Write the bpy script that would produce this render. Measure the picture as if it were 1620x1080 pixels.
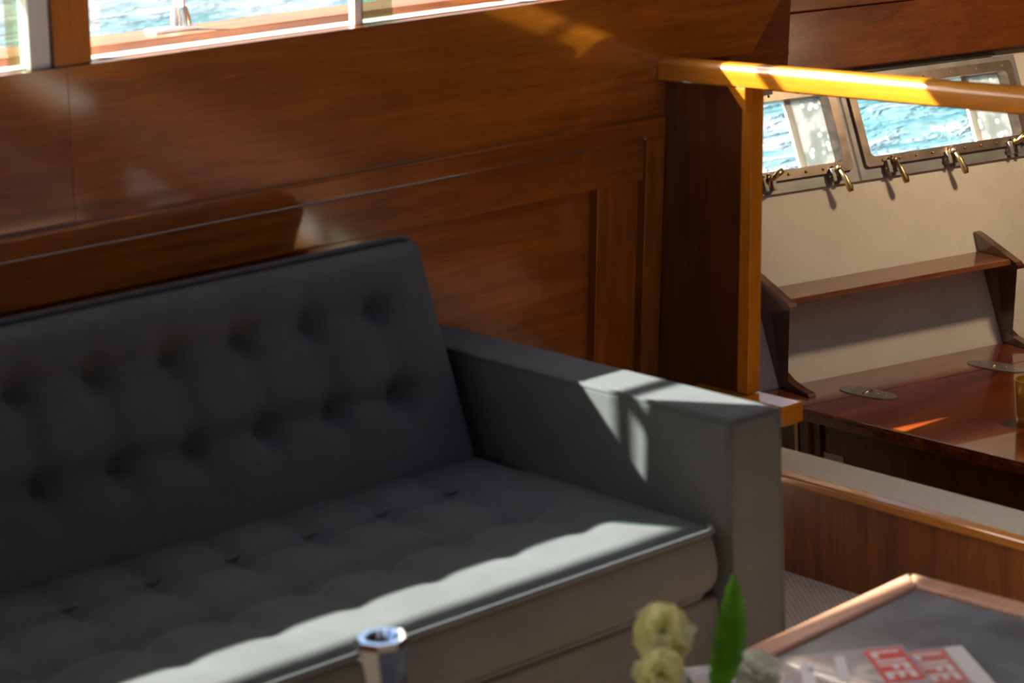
import bpy, bmesh, math, random
from mathutils import Vector, Matrix
random.seed(7)
sc = bpy.context.scene
for o in list(bpy.data.objects): bpy.data.objects.remove(o)
C = sc.collection

# ---------------------------------------------------------------- camera
# boat axes: X forward along the cabin side, Y outboard to port, Z up (metres, cabin sole at z=-0.02)
FPX = 3441.25
D1 = Vector((0.77148343, -0.19770361, 0.60475334))   # X axis in image axes (right, down, forward)
D2 = Vector((-0.63387024, -0.15670681, 0.75739785))  # Y axis
DN = Vector((0.05497132, 0.96765503, 0.24621514))    # -Z axis
cam = bpy.data.cameras.new('camera'); camo = bpy.data.objects.new('camera', cam); C.objects.link(camo)
right = Vector((D1.x, D2.x, -DN.x)); down = Vector((D1.y, D2.y, -DN.y)); fwd = Vector((D1.z, D2.z, -DN.z))
M = Matrix((right, -down, -fwd)).transposed().to_4x4(); M.translation = Vector((0, 0, 1.62))
camo.matrix_world = M
cam.sensor_width = 36.0; cam.lens = 36.0 * FPX / 1620.0
cam.clip_start = 0.05; cam.clip_end = 2000
cam.dof.use_dof = True; cam.dof.focus_distance = 7.0; cam.dof.aperture_fstop = 6.3
sc.camera = camo

# ---------------------------------------------------------------- daylight
SUN = Vector((0.64, -1.0, -0.92)).normalized()      # direction the sunlight travels
w = bpy.data.worlds.new('world'); sc.world = w; w.use_nodes = True
nt = w.node_tree; bg = nt.nodes['Background']
sky = nt.nodes.new('ShaderNodeTexSky'); sky.sky_type = 'NISHITA'; sky.sun_disc = False
sky.sun_elevation = math.asin(-SUN.z); sky.sun_rotation = math.atan2(-SUN.x, -SUN.y)
sky.air_density = 1.0; sky.dust_density = 4.0; sky.ozone_density = 1.0
nt.links.new(sky.outputs[0], bg.inputs[0]); bg.inputs[1].default_value = 0.115
sl = bpy.data.lights.new('sun', 'SUN'); sl.energy = 11.4; sl.angle = 0.0093; sl.color = (1.0, 0.95, 0.86)
so = bpy.data.objects.new('sun', sl); C.objects.link(so)
so.rotation_euler = SUN.to_track_quat('-Z', 'Y').to_euler(); so.location = (-4, 8, 9)
vs = sc.view_settings
vs.view_transform = 'Standard'; vs.look = 'None'; vs.gamma = 1.0; vs.use_curve_mapping = False
vs.exposure = 1.53

# ---------------------------------------------------------------- materials
def newmat(name):
    m = bpy.data.materials.new(name); m.use_nodes = True
    return m, m.node_tree, m.node_tree.nodes['Principled BSDF']
def setp(b, **k):
    names = dict(color='Base Color', rough='Roughness', metal='Metallic', coat='Coat Weight', coatr='Coat Roughness',
                 spec='Specular IOR Level', trans='Transmission Weight', ior='IOR', sheen='Sheen Weight', sss='Subsurface Weight')
    for a, v in k.items():
        b.inputs[names[a]].default_value = (*v, 1) if isinstance(v, tuple) else v
def ramp(nt, pts):
    r = nt.nodes.new('ShaderNodeValToRGB'); e = r.color_ramp.elements
    while len(e) < len(pts): e.new(0.5)
    for el, (p, c) in zip(e, pts): el.position = p; el.color = (*c, 1)
    return r
def noise(nt, vec, scale, detail=4, rough=0.55, dist=0.0):
    n = nt.nodes.new('ShaderNodeTexNoise'); n.inputs['Scale'].default_value = scale
    n.inputs['Detail'].default_value = detail; n.inputs['Roughness'].default_value = rough
    n.inputs['Distortion'].default_value = dist
    if vec is not None: nt.links.new(vec, n.inputs['Vector'])
    return n
def coords(nt, scale=(1, 1, 1), rot=(0, 0, 0)):
    t = nt.nodes.new('ShaderNodeTexCoord'); mp = nt.nodes.new('ShaderNodeMapping')
    nt.links.new(t.outputs['Object'], mp.inputs['Vector']); mp.inputs['Scale'].default_value = scale
    mp.inputs['Rotation'].default_value = rot
    return mp.outputs['Vector']
def bump(nt, b, h, strength, dist=0.01):
    n = nt.nodes.new('ShaderNodeBump'); n.inputs['Strength'].default_value = strength; n.inputs['Distance'].default_value = dist
    nt.links.new(h, n.inputs['Height']); nt.links.new(n.outputs[0], b.inputs['Normal']); return n
def mix(nt, a, bb, fac, mode='MIX'):
    n = nt.nodes.new('ShaderNodeMix'); n.data_type = 'RGBA'; n.blend_type = mode
    for s, v in ((6, a), (7, bb), (0, fac)):
        if hasattr(v, 'is_output'): nt.links.new(v, n.inputs[s])
        else: n.inputs[s].default_value = (*v, 1) if isinstance(v, tuple) else v
    return n.outputs[2]

def wood(name, dark, mid, light, axis='X', rough=0.3, coat=0.8, coatr=0.08, fine=1.0, blotch=0.5):
    m, nt, b = newmat(name)
    st = {'X': (0.9, 14, 14), 'Y': (14, 0.9, 14), 'Z': (14, 14, 0.9)}[axis]
    v = coords(nt, tuple(s * fine for s in st))
    n1 = noise(nt, v, 2.2, 6, 0.62, 0.6)
    v2 = coords(nt, tuple(s * 6 * fine for s in st)); n2 = noise(nt, v2, 3.0, 3, 0.6)
    v3 = coords(nt); n3 = noise(nt, v3, 3.5, 3, 0.5, 0.4)
    r = ramp(nt, [(0.30, dark), (0.52, mid), (0.74, light)])
    nt.links.new(n1.outputs['Fac'], r.inputs[0])
    r2 = ramp(nt, [(0.35, (0.72, 0.70, 0.68)), (0.65, (1.15, 1.15, 1.15))]); nt.links.new(n2.outputs['Fac'], r2.inputs[0])
    c1 = mix(nt, r.outputs[0], r2.outputs[0], 0.6, 'MULTIPLY')
    r3 = ramp(nt, [(0.3, (0.62, 0.58, 0.55)), (0.7, (1.25, 1.2, 1.1))]); nt.links.new(n3.outputs['Fac'], r3.inputs[0])
    c2 = mix(nt, c1, r3.outputs[0], blotch, 'MULTIPLY')
    nt.links.new(c2, b.inputs['Base Color'])
    setp(b, rough=rough, coat=coat, coatr=coatr); b.inputs['Coat IOR'].default_value = 1.65
    bump(nt, b, n2.outputs['Fac'], 0.05, 0.002)
    return m
def plain(name, color, rough=0.5, metal=0.0, var=0.12, scale=8.0, **k):
    m, nt, b = newmat(name)
    n = noise(nt, coords(nt), scale, 4)
    lo = tuple(c * (1 - var) for c in color); hi = tuple(min(1, c * (1 + var)) for c in color)
    r = ramp(nt, [(0.3, lo), (0.7, hi)]); nt.links.new(n.outputs['Fac'], r.inputs[0])
    nt.links.new(r.outputs[0], b.inputs['Base Color'])
    setp(b, rough=rough, metal=metal, **k); return m

MAH = ((0.18, 0.048, 0.0040), (0.275, 0.079, 0.0068), (0.385, 0.118, 0.0115))
MAD = ((0.12, 0.030, 0.0030), (0.19, 0.052, 0.0050), (0.27, 0.080, 0.0085))
MAB = ((0.085, 0.018, 0.0014), (0.125, 0.029, 0.0024), (0.165, 0.042, 0.0040))
wood_h = wood('mahogany_along', *MAH, 'X')
wood_v = wood('mahogany_upright', *MAH, 'Z')
wood_h2 = wood('mahogany_along_darker_board', *MAD, 'X')
wood_beam = wood('mahogany_beam', *MAB, 'X', rough=0.6, coat=0.05, coatr=0.25); wood_beam.node_tree.nodes['Principled BSDF'].inputs['Specular IOR Level'].default_value = 0.15
wood_y = wood('mahogany_athwart', *MAH, 'Y')
wood_dark = wood('mahogany_dark_panel', (0.075, 0.020, 0.004), (0.13, 0.036, 0.007), (0.18, 0.055, 0.012), 'Z', coat=0.5, coatr=0.15)
wood_desk = wood('mahogany_table', (0.07, 0.010, 0.003), (0.18, 0.032, 0.006), (0.32, 0.08, 0.012), 'X', rough=0.2, coat=1.0, coatr=0.03)
wood_shelf = wood('mahogany_shelf', (0.10, 0.025, 0.008), (0.20, 0.058, 0.018), (0.28, 0.09, 0.03), 'X', coat=0.8, coatr=0.1)
gold = wood('varnished_light_wood', (0.55, 0.182, 0.005), (0.68, 0.23, 0.007), (0.78, 0.28, 0.011), 'Y', rough=0.35, coat=0.9, coatr=0.12, blotch=0.25)
gold_v = wood('varnished_light_wood_upright', (0.55, 0.182, 0.005), (0.68, 0.23, 0.007), (0.78, 0.28, 0.011), 'Z', rough=0.35, coat=0.9, coatr=0.12, blotch=0.25)
teak = wood('caprail_teak', (0.17, 0.055, 0.018), (0.27, 0.090, 0.030), (0.36, 0.13, 0.045), 'X', rough=0.5, coat=0.25, coatr=0.3)
table_wood = wood('table_rim_wood', (0.52, 0.25, 0.15), (0.64, 0.34, 0.22), (0.74, 0.42, 0.29), 'X', rough=0.35, coat=0.5, coatr=0.2, blotch=0.3)

def fabric():
    m, nt, b = newmat('charcoal_wool')
    v = coords(nt)
    n = noise(nt, v, 700, 2, 0.6); n2 = noise(nt, v, 9, 3)
    r = ramp(nt, [(0.3, (0.060, 0.067, 0.070)), (0.7, (0.102, 0.113, 0.116))]); nt.links.new(n.outputs['Fac'], r.inputs[0])
    r2 = ramp(nt, [(0.3, (0.9, 0.9, 0.9)), (0.7, (1.08, 1.08, 1.08))]); nt.links.new(n2.outputs['Fac'], r2.inputs[0])
    nt.links.new(mix(nt, r.outputs[0], r2.outputs[0], 1.0, 'MULTIPLY'), b.inputs['Base Color'])
    setp(b, rough=0.95, sheen=0.05, spec=0.15)
    b.inputs['Sheen Roughness'].default_value = 0.5
    bump(nt, b, n.outputs['Fac'], 0.25, 0.001); return m
fab = fabric()
def carpet(name, c, ang):
    m, nt, b = newmat(name)
    v = coords(nt, (1, 1, 1), (0, 0, ang))
    wv = nt.nodes.new('ShaderNodeTexWave'); wv.inputs['Scale'].default_value = 32; wv.inputs['Distortion'].default_value = 1.2
    wv.inputs['Detail'].default_value = 2; wv.inputs['Detail Scale'].default_value = 3
    nt.links.new(v, wv.inputs['Vector'])
    r = ramp(nt, [(0.1, tuple(x * 0.78 for x in c)), (0.8, c)]); nt.links.new(wv.outputs['Fac'], r.inputs[0])
    n = noise(nt, v, 260, 2); r2 = ramp(nt, [(0.3, (0.85,) * 3), (0.7, (1.1,) * 3)]); nt.links.new(n.outputs['Fac'], r2.inputs[0])
    nt.links.new(mix(nt, r.outputs[0], r2.outputs[0], 1.0, 'MULTIPLY'), b.inputs['Base Color'])
    setp(b, rough=1.0, spec=0.1); bump(nt, b, wv.outputs['Fac'], 0.5, 0.004); return m
carp = carpet('beige_ribbed_carpet', (0.84, 0.72, 0.54), 0.6)
carp2 = carpet('pale_carpet', (0.76, 0.69, 0.58), 0.2)

def canvas():
    m, nt, b = newmat('hull_lining')
    v = coords(nt); n = noise(nt, v, 420, 2); n2 = noise(nt, v, 5, 4)
    r = ramp(nt, [(0.3, (0.60, 0.55, 0.48)), (0.7, (0.70, 0.65, 0.57))]); nt.links.new(n2.outputs['Fac'], r.inputs[0])
    r2 = ramp(nt, [(0.3, (0.9,) * 3), (0.7, (1.05,) * 3)]); nt.links.new(n.outputs['Fac'], r2.inputs[0])
    nt.links.new(mix(nt, r.outputs[0], r2.outputs[0], 1.0, 'MULTIPLY'), b.inputs['Base Color'])
    setp(b, rough=0.8, spec=0.2); bump(nt, b, n.outputs['Fac'], 0.2, 0.001); return m
lining = canvas()
white = plain('white_paint', (0.80, 0.79, 0.76), 0.45, var=0.04)
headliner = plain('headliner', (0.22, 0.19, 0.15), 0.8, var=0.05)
bronze = plain('bronze_frame', (0.30, 0.225, 0.18), 0.42, 0.75, 0.25, 22)
gunmetal = plain('window_flange_metal', (0.30, 0.29, 0.29), 0.5, 0.5, 0.2, 14)
brass = plain('brass', (0.50, 0.35, 0.17), 0.36, 1.0, 0.2, 30)
steel = plain('polished_steel', (0.70, 0.72, 0.74), 0.16, 1.0, 0.05, 30)
chrome = plain('chrome', (0.80, 0.86, 0.95), 0.06, 1.0, 0.03, 20)
hinge_metal = plain('hinge_plate', (0.42, 0.43, 0.41), 0.35, 0.8, 0.15, 20)
black_top = plain('black_laminate', (0.15, 0.172, 0.190), 0.25, 0.0, 0.35, 9)  # grey-blue base stands in for window reflections on the black top
rubber = plain('dark_gasket', (0.03, 0.032, 0.035), 0.7)
lea = plain('leaf_green', (0.16, 0.42, 0.012), 0.5, 0.0, 0.3, 30, sss=0.0)
def leafy(name, color, var, scale, tr=0.45):
    m = plain(name, color, 0.6, 0.0, var, scale); nt = m.node_tree; b = nt.nodes['Principled BSDF']
    t = nt.nodes.new('ShaderNodeBsdfTranslucent'); nt.links.new(b.inputs['Base Color'].links[0].from_socket, t.inputs[0])
    mx = nt.nodes.new('ShaderNodeMixShader'); mx.inputs[0].default_value = tr
    nt.links.new(b.outputs[0], mx.inputs[1]); nt.links.new(t.outputs[0], mx.inputs[2]); nt.links.new(mx.outputs[0], nt.nodes['Material Output'].inputs[0]); return m
stemg = plain('stem_green', (0.10, 0.20, 0.03), 0.6)
petal = leafy('cream_petal', (0.93, 0.91, 0.50), 0.06, 45)
petal2 = leafy('pale_petal', (0.90, 0.92, 0.78), 0.05, 45)
paper = plain('paper', (0.72, 0.70, 0.64), 0.6, 0.0, 0.04)
red = plain('logo_red', (0.72, 0.05, 0.045), 0.3, 0.0, 0.08)
pink = plain('logo_faded_red', (0.66, 0.16, 0.14), 0.3, 0.0, 0.08)
ink = plain('white_print', (0.80, 0.79, 0.78), 0.3, 0.0, 0.02)
def cover_mat(name, cols, sc_):
    m, nt, b = newmat(name)
    n = noise(nt, coords(nt), sc_, 3, 0.5, 0.8)
    r = ramp(nt, cols); nt.links.new(n.outputs['Fac'], r.inputs[0]); nt.links.new(r.outputs[0], b.inputs['Base Color'])
    setp(b, rough=0.22, coat=0.3); return m
cover_a = cover_mat('cover_photo_grey', [(0.33, (0.20, 0.19, 0.24)), (0.45, (0.42, 0.39, 0.38)), (0.56, (0.30, 0.32, 0.38)), (0.68, (0.62, 0.60, 0.57))], 16)
cover_b = cover_mat('cover_photo_pale', [(0.35, (0.40, 0.33, 0.27)), (0.5, (0.62, 0.59, 0.53)), (0.66, (0.70, 0.68, 0.62))], 12)
def thin_glass(name, tint=(0.97, 0.985, 0.98), refl=0.06):
    m = bpy.data.materials.new(name); m.use_nodes = True; nt = m.node_tree; nt.nodes.clear()
    o = nt.nodes.new('ShaderNodeOutputMaterial'); t = nt.nodes.new('ShaderNodeBsdfTransparent'); t.inputs[0].default_value = (*tint, 1)
    g = nt.nodes.new('ShaderNodeBsdfGlossy'); g.inputs['Roughness'].default_value = 0.02
    mx = nt.nodes.new('ShaderNodeMixShader'); mx.inputs[0].default_value = refl
    nt.links.new(t.outputs[0], mx.inputs[1]); nt.links.new(g.outputs[0], mx.inputs[2]); nt.links.new(mx.outputs[0], o.inputs[0]); return m
glass = thin_glass('window_glass')
glass_g = thin_glass('green_tinted_glass', (0.66, 0.80, 0.68), 0.10)
def frosted():
    m, nt, b = newmat('frosted_bubble_pane')
    v = coords(nt); vo = nt.nodes.new('ShaderNodeTexVoronoi'); vo.inputs['Scale'].default_value = 42; vo.inputs['Randomness'].default_value = 1.0
    nt.links.new(v, vo.inputs['Vector'])
    r = ramp(nt, [(0.28, (0.92, 0.92, 0.92)), (0.36, (0.52, 0.55, 0.54))]); nt.links.new(vo.outputs['Distance'], r.inputs[0])
    n = noise(nt, v, 16, 2); r2 = ramp(nt, [(0.44, (0, 0, 0)), (0.56, (1, 1, 1))]); nt.links.new(n.outputs['Fac'], r2.inputs[0])
    col = mix(nt, (0.72, 0.72, 0.71), r.outputs[0], r2.outputs[0])
    tr = nt.nodes.new('ShaderNodeBsdfTranslucent'); nt.links.new(col, tr.inputs[0])
    df = nt.nodes.new('ShaderNodeBsdfDiffuse'); nt.links.new(col, df.inputs[0])
    mx = nt.nodes.new('ShaderNodeMixShader'); mx.inputs[0].default_value = 0.6
    nt.links.new(df.outputs[0], mx.inputs[1]); nt.links.new(tr.outputs[0], mx.inputs[2])
    nt.links.new(mx.outputs[0], nt.nodes['Material Output'].inputs[0]); return m
frost = frosted()
def amber():
    m, nt, b = newmat('amber_glass'); n = noise(nt, coords(nt), 20)
    r = ramp(nt, [(0.3, (0.75, 0.50, 0.05)), (0.7, (0.85, 0.70, 0.16))]); nt.links.new(n.outputs['Fac'], r.inputs[0])
    nt.links.new(r.outputs[0], b.inputs['Base Color']); setp(b, rough=0.08, trans=0.7, ior=1.45); return m
amber_m = amber()
def clear_glass():
    m, nt, b = newmat('clear_vase_glass'); setp(b, color=(0.93, 0.96, 0.95), rough=0.03, trans=1.0, ior=1.45); return m
vase_m = clear_glass()
def sea_mat():
    m, nt, b = newmat('sea_water')
    v = coords(nt, (0.55, 1.0, 1.0))
    n1 = noise(nt, v, 2.4, 4, 0.6, 0.8); n2 = noise(nt, v, 0.25, 3)
    r = ramp(nt, [(0.39, (0.025, 0.15, 0.165)), (0.47, (0.085, 0.185, 0.215)), (0.56, (0.25, 0.285, 0.315))]); nt.links.new(mix(nt, n1.outputs['Fac'], n2.outputs['Fac'], 0.5), r.inputs[0])  # pale end puts sky reflection on the waves into the base colour
    nt.links.new(r.outputs[0], b.inputs['Base Color']); setp(b, rough=0.06, ior=1.333, spec=0.5)
    bump(nt, b, n1.outputs['Fac'], 1.0, 0.30); return m
sea_m = sea_mat()

# ---------------------------------------------------------------- mesh helpers
def quadbox(bm, p):                       # p: 8 corners, index = ix + 2*iy + 4*iz
    vs = [bm.verts.new(q) for q in p]
    for f in ((0, 2, 3, 1), (4, 5, 7, 6), (0, 1, 5, 4), (2, 6, 7, 3), (0, 4, 6, 2), (1, 3, 7, 5)):
        bm.faces.new([vs[i] for i in f])
    return vs
def box(bm, x0, x1, y0, y1, z0, z1):
    return quadbox(bm, [(x, y, z) for z in (z0, z1) for y in (y0, y1) for x in (x0, x1)])
def mbox(bm, fn, x0, x1, z0, z1, o0, o1):  # box on a mapped wall fn(x,z,off); off measured into the room
    return quadbox(bm, [fn(x, z, o) for z in (z0, z1) for o in (o1, o0) for x in (x0, x1)])
def mpoly(bm, fn, poly, o0, o1):           # prism of a polygon given in wall coordinates
    a = [bm.verts.new(fn(x, z, o0)) for x, z in poly]; b_ = [bm.verts.new(fn(x, z, o1)) for x, z in poly]
    n = len(poly); bm.faces.new(a); bm.faces.new(b_[::-1])
    for i in range(n): bm.faces.new((a[i], b_[i], b_[(i + 1) % n], a[(i + 1) % n]))
def bevel(bm, w, seg=2):
    bmesh.ops.recalc_face_normals(bm, faces=bm.faces)
    bmesh.ops.bevel(bm, geom=list(bm.edges), offset=w, segments=seg, affect='EDGES', profile=0.6, clamp_overlap=True)
def tube(bm, pts, r, n=10, closed=False, caps=True):
    pts = [Vector(p) for p in pts]; rings = []; N = len(pts)
    rr = r if isinstance(r, (list, tuple)) else [r] * N
    prev = None
    for i, p in enumerate(pts):
        if closed: t = pts[(i + 1) % N] - pts[i - 1]
        else: t = pts[min(i + 1, N - 1)] - pts[max(i - 1, 0)]
        t.normalize()
        if prev is None:
            a = Vector((0, 0, 1)) if abs(t.z) < 0.9 else Vector((1, 0, 0)); u = t.cross(a).normalized()
        else: u = (prev - t * prev.dot(t)).normalized()
        prev = u; v = t.cross(u)
        rings.append([bm.verts.new(p + (u * math.cos(k * 2 * math.pi / n) + v * math.sin(k * 2 * math.pi / n)) * rr[i]) for k in range(n)])
    for i in range(N if closed else N - 1):
        A, B = rings[i], rings[(i + 1) % N]
        for k in range(n): bm.faces.new((A[k], A[(k + 1) % n], B[(k + 1) % n], B[k]))
    if caps and not closed: bm.faces.new(rings[0][::-1]); bm.faces.new(rings[-1])
def lathe(bm, prof, c, n=24, ax=None):
    rings = []
    for r, z in prof: rings.append([bm.verts.new((c[0] + r * math.cos(k * 2 * math.pi / n), c[1] + r * math.sin(k * 2 * math.pi / n), c[2] + z)) for k in range(n)])
    for A, B in zip(rings, rings[1:]):
        for k in range(n): bm.faces.new((A[k], A[(k + 1) % n], B[(k + 1) % n], B[k]))
    if prof[0][0] > 1e-5: bm.faces.new(rings[0][::-1])
    if prof[-1][0] > 1e-5: bm.faces.new(rings[-1])
def rrect(x0, x1, z0, z1, r, n=6):
    pts = []
    for cx, cz, a0 in ((x1 - r, z1 - r, 0), (x0 + r, z1 - r, 90), (x0 + r, z0 + r, 180), (x1 - r, z0 + r, 270)):
        for k in range(n + 1):
            a = math.radians(a0 + 90 * k / n); pts.append((cx + r * math.cos(a), cz + r * math.sin(a)))
    return pts
def ring(bm, fn, outer, inner, o0, o1):
    n = len(outer); L = [[bm.verts.new(fn(x, z, o)) for x, z in P] for P, o in ((outer, o0), (outer, o1), (inner, o1), (inner, o0))]
    for j in range(4):
        A, B = L[j], L[(j + 1) % 4]
        for k in range(n): bm.faces.new((A[k], A[(k + 1) % n], B[(k + 1) % n], B[k]))

def setprops(o, label=None, cat=None, group=None, kind=None):
    if label: o['label'] = label
    if cat: o['category'] = cat
    if group: o['group'] = group
    if kind: o['kind'] = kind
    return o
def wloc(o):
    return Vector(o['_w']) if '_w' in o else Vector((0, 0, 0))
def obj(name, bm, mat, parent=None, smooth=False, base=None, recalc=True):
    if recalc: bmesh.ops.recalc_face_normals(bm, faces=bm.faces)
    if parent is not None: org = BASE[parent.name]
    elif base is not None: org = Vector(base)
    else:
        xs = [v.co for v in bm.verts]
        org = Vector(((min(v.x for v in xs) + max(v.x for v in xs)) / 2, (min(v.y for v in xs) + max(v.y for v in xs)) / 2, min(v.z for v in xs)))
    for v in bm.verts: v.co -= org
    me = bpy.data.meshes.new(name); bm.to_mesh(me); bm.free()
    me.materials.append(mat)
    if smooth: me.polygons.foreach_set('use_smooth', [True] * len(me.polygons))
    o = bpy.data.objects.new(name, me); C.objects.link(o)
    if parent is not None: o.parent = parent
    else: o.location = org
    BASE[o.name] = org
    return o
BASE = {}
def thing(name, base, label=None, cat=None, group=None, kind=None):
    o = bpy.data.objects.new(name, None); C.objects.link(o); o.location = base; o.empty_display_size = 0.05
    BASE[o.name] = Vector(base); return setprops(o, label, cat, group, kind)
def nb(): return bmesh.new()
def smooth_by_angle(o, deg=35):
    me = o.data; me.polygons.foreach_set('use_smooth', [True] * len(me.polygons)); me.set_sharp_from_angle(angle=math.radians(deg))
    md = o.modifiers.new('weighted_normal', 'WEIGHTED_NORMAL'); md.weight = 100; md.keep_sharp = True; return o

# wall planes
K = 0.10
def W(x, z, off=0.0):                       # saloon cabin side, leaning in towards the top; off > 0 into the room
    return Vector((x, 3.38 - K * (z - 0.9) - off, z))
HN = Vector((-0.223, -1.0, 0.33)).normalized()
def P(x, z, off=0.0):                       # topsides lining of the forward cabin
    return Vector((x, 3.72 - 0.223 * (x - 3.82) + 0.33 * (z - 0.12), z)) + HN * off

XA = -2.4                                   # after end of saloon
# ================================================================ SETTING
bm = nb(); box(bm, XA, 3.16, -1.9, 3.6, -0.06, -0.02)
setprops(obj('floor', bm, carp), 'beige ribbed carpet on the saloon floor', 'floor', kind='structure')
bm = nb(); box(bm, 3.16, 7.0, -1.9, 4.4, -0.62, -0.58)
setprops(obj('floor_forward', bm, wood('sole_boards', (0.07, 0.02, 0.005), (0.12, 0.036, 0.008), (0.16, 0.05, 0.012), 'X', rough=0.8, coat=0.0)), 'lower wooden floor of the forward cabin', 'floor', kind='structure')
HX0, HX1, HY0, HY1 = 1.80, 3.42, 0.2, 2.8      # skylight opening in the coachroof
bm = nb(); box(bm, XA, HX0, -1.9, 3.42, 1.95, 2.0); box(bm, HX1, 3.5, -1.9, 3.42, 1.95, 2.0); box(bm, HX0, HX1, -1.9, HY0, 1.95, 2.0); box(bm, HX0, HX1, HY1, 3.42, 1.95, 2.0)
setprops(obj('ceiling', bm, headliner), 'pale headliner over the saloon', 'ceiling', kind='structure')
bm = nb(); box(bm, 3.531, 7.0, -1.9, 4.3, 1.45, 1.50); box(bm, 3.5, 3.53, -1.9, 3.32, 1.45, 1.95)
setprops(obj('ceiling_forward', bm, headliner), 'pale headliner over the forward cabin', 'ceiling', kind='structure')

sk = thing('window_5', ((HX0 + HX1) / 2, (HY0 + HY1) / 2, 2.0), 'skylight with two panes in the coachroof', 'window', kind='structure')
for a, b_, c_, d_ in ((HX0 - 0.04, HX0, HY0 - 0.04, HY1 + 0.04), (HX1, HX1 + 0.04, HY0 - 0.04, HY1 + 0.04), (HX0, HX1, HY0 - 0.04, HY0), (HX0, HX1, HY1, HY1 + 0.04), (HX0, HX1, 1.18, 1.22)):
    bm = nb(); box(bm, a, b_, c_, d_, 2.0, 2.06); obj('frame', bm, teak, sk)
for a, b_ in ((HY0, 1.18), (1.22, HY1)):
    bm = nb(); box(bm, HX0, HX1, a, b_, 2.03, 2.036); obj('pane', bm, glass, sk)
# ---- port cabin side
wp = thing('wall_port', (1.5, 3.42, 0), 'varnished mahogany cabin side behind the sofa', 'wall', kind='structure')
SILL = 1.203
def wboard(name, x0, x1, z0, z1, o0, o1, mat=wood_h, bev=0.003, parent=None):
    bm = nb(); mbox(bm, W, x0, x1, z0, z1, o0, o1); bevel(bm, bev, 2)
    return smooth_by_angle(obj(name, bm, mat, parent or wp))
SEAM = 1.743
wboard('panel', XA, SEAM - 0.0002, 0.925, SILL, -0.035, 0.0, wood_h2, bev=0.0006)
# long upper panel with raked forward end
bm = nb(); mpoly(bm, W, [(SEAM, 0.925), (3.15, 0.925), (3.15, 1.040), (3.405, 1.030), (3.50, 1.155), (3.50, SILL), (SEAM, SILL)], -0.035, 0.0); bevel(bm, 0.0008)
smooth_by_angle(obj('panel', bm, wood_h, wp))
wboard('moulding', XA, 3.135, 0.887, 0.929, -0.03, 0.018, bev=0.006)
wboard('rail', XA, 3.085, 0.797, 0.884, -0.03, 0.006)
wboard('recessed_panel', XA, 2.975, 0.0, 0.800, -0.045, -0.020, bev=0.002)
wboard('stile', 2.957, 3.072, 0.0, 0.800, -0.035, 0.004, wood_v)
wboard('fillet', 3.072, 3.088, 0.0, 0.884, -0.045, -0.012, wood_v, 0.002)
wboard('corner_post', 3.088, 3.143, 0.0, 0.887, -0.035, 0.010, wood_v, 0.004)
# sill cap, pillars, header
def wtrim(name, x0, x1, z0, z1, o0, o1, mat, bev=0.003): return wboard(name, x0, x1, z0, z1, o0, o1, mat, bev)
ZT_A, ZT_B = 1.56, 1.69
wtrim('pillar', 1.723, 1.796, SILL, 1.95, -0.055, -0.008, wood_v)
wtrim('pillar', 3.44, 3.50, SILL, ZT_B, -0.055, -0.004, wood_v)
wtrim('header', XA, 1.7225, ZT_A, 1.95, -0.05, 0.0, wood_h)
wtrim('header', 1.7965, 3.50, ZT_B, 1.95, -0.05, 0.0, wood_h)
wtrim('pillar', 0.0, 0.075, SILL, ZT_A, -0.055, -0.008, wood_v)
wtrim('backing', XA, 3.2, 0.93, SILL - 0.004, -0.08, -0.036, white)
wboard('raked_backing', 3.2005, 3.56, 0.93, SILL + 0.05, -0.075, -0.0365, wood_beam, 0.003)
# ---- beam and moulding continuing forward over the forward cabin
bmn = thing('trim_1', P(4.5, 0.85, 0.05), 'dark mahogany beam along the hull above the windows', 'beam', kind='structure')
def bx(name, x0, x1, y0, y1, z0, z1, mat, bev=0.003, parent=None, **k):
    bm = nb(); box(bm, x0, x1, y0, y1, z0, z1)
    if bev: bevel(bm, bev, 2)
    o = obj(name, bm, mat, parent, **k)
    return smooth_by_angle(o) if bev else o
def pboard(name, x0, x1, z0, z1, o0, o1, mat, bev=0.004):
    bm = nb(); mbox(bm, P, x0, x1, z0, z1, o0, o1); bevel(bm, bev, 2); return smooth_by_angle(obj(name, bm, mat, bmn))
pboard('fascia', 3.54, 6.8, 0.856, 1.44, 0.002, 0.050, wood_beam)
pboard('moulding', 3.90, 6.8, 1.004, 1.046, 0.050, 0.066, wood_beam, 0.006)
pboard('block', 3.93, 4.06, 0.905, 0.940, 0.050, 0.064, wood_beam, 0.003)
def strip(bm, segs, z0, z1):               # plan polyline strip: list of (x, y_in, y_out)
    rows = [[bm.verts.new(p) for p in ((x, a, z0), (x, b_, z0), (x, b_, z1), (x, a, z1))] for x, a, b_ in segs]
    for A, B in zip(rows, rows[1:]):
        for k in range(4): bm.faces.new((A[k], A[(k + 1) % 4], B[(k + 1) % 4], B[k]))
    bm.faces.new(rows[0]); bm.faces.new(rows[-1][::-1])
HE = lambda x: 4.12                     # outboard edge of the deck
BX = (-6.0, 3.499)
bm = nb(); strip(bm, [(x, 3.40, 4.10) for x in (3.171, 3.5)], 0.925, 0.948)
setprops(obj('ceiling_sidedeck', bm, headliner), 'underside of the side deck behind the bulkhead', 'ceiling', kind='structure')

bm = nb(); box(bm, 3.501, 3.53, 3.45, 4.22, 0.95, 1.95)
setprops(obj('wall_deck_break', bm, wood_beam), 'mahogany bulkhead closing the side deck ahead of the saloon windows', 'wall', kind='structure')
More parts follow.
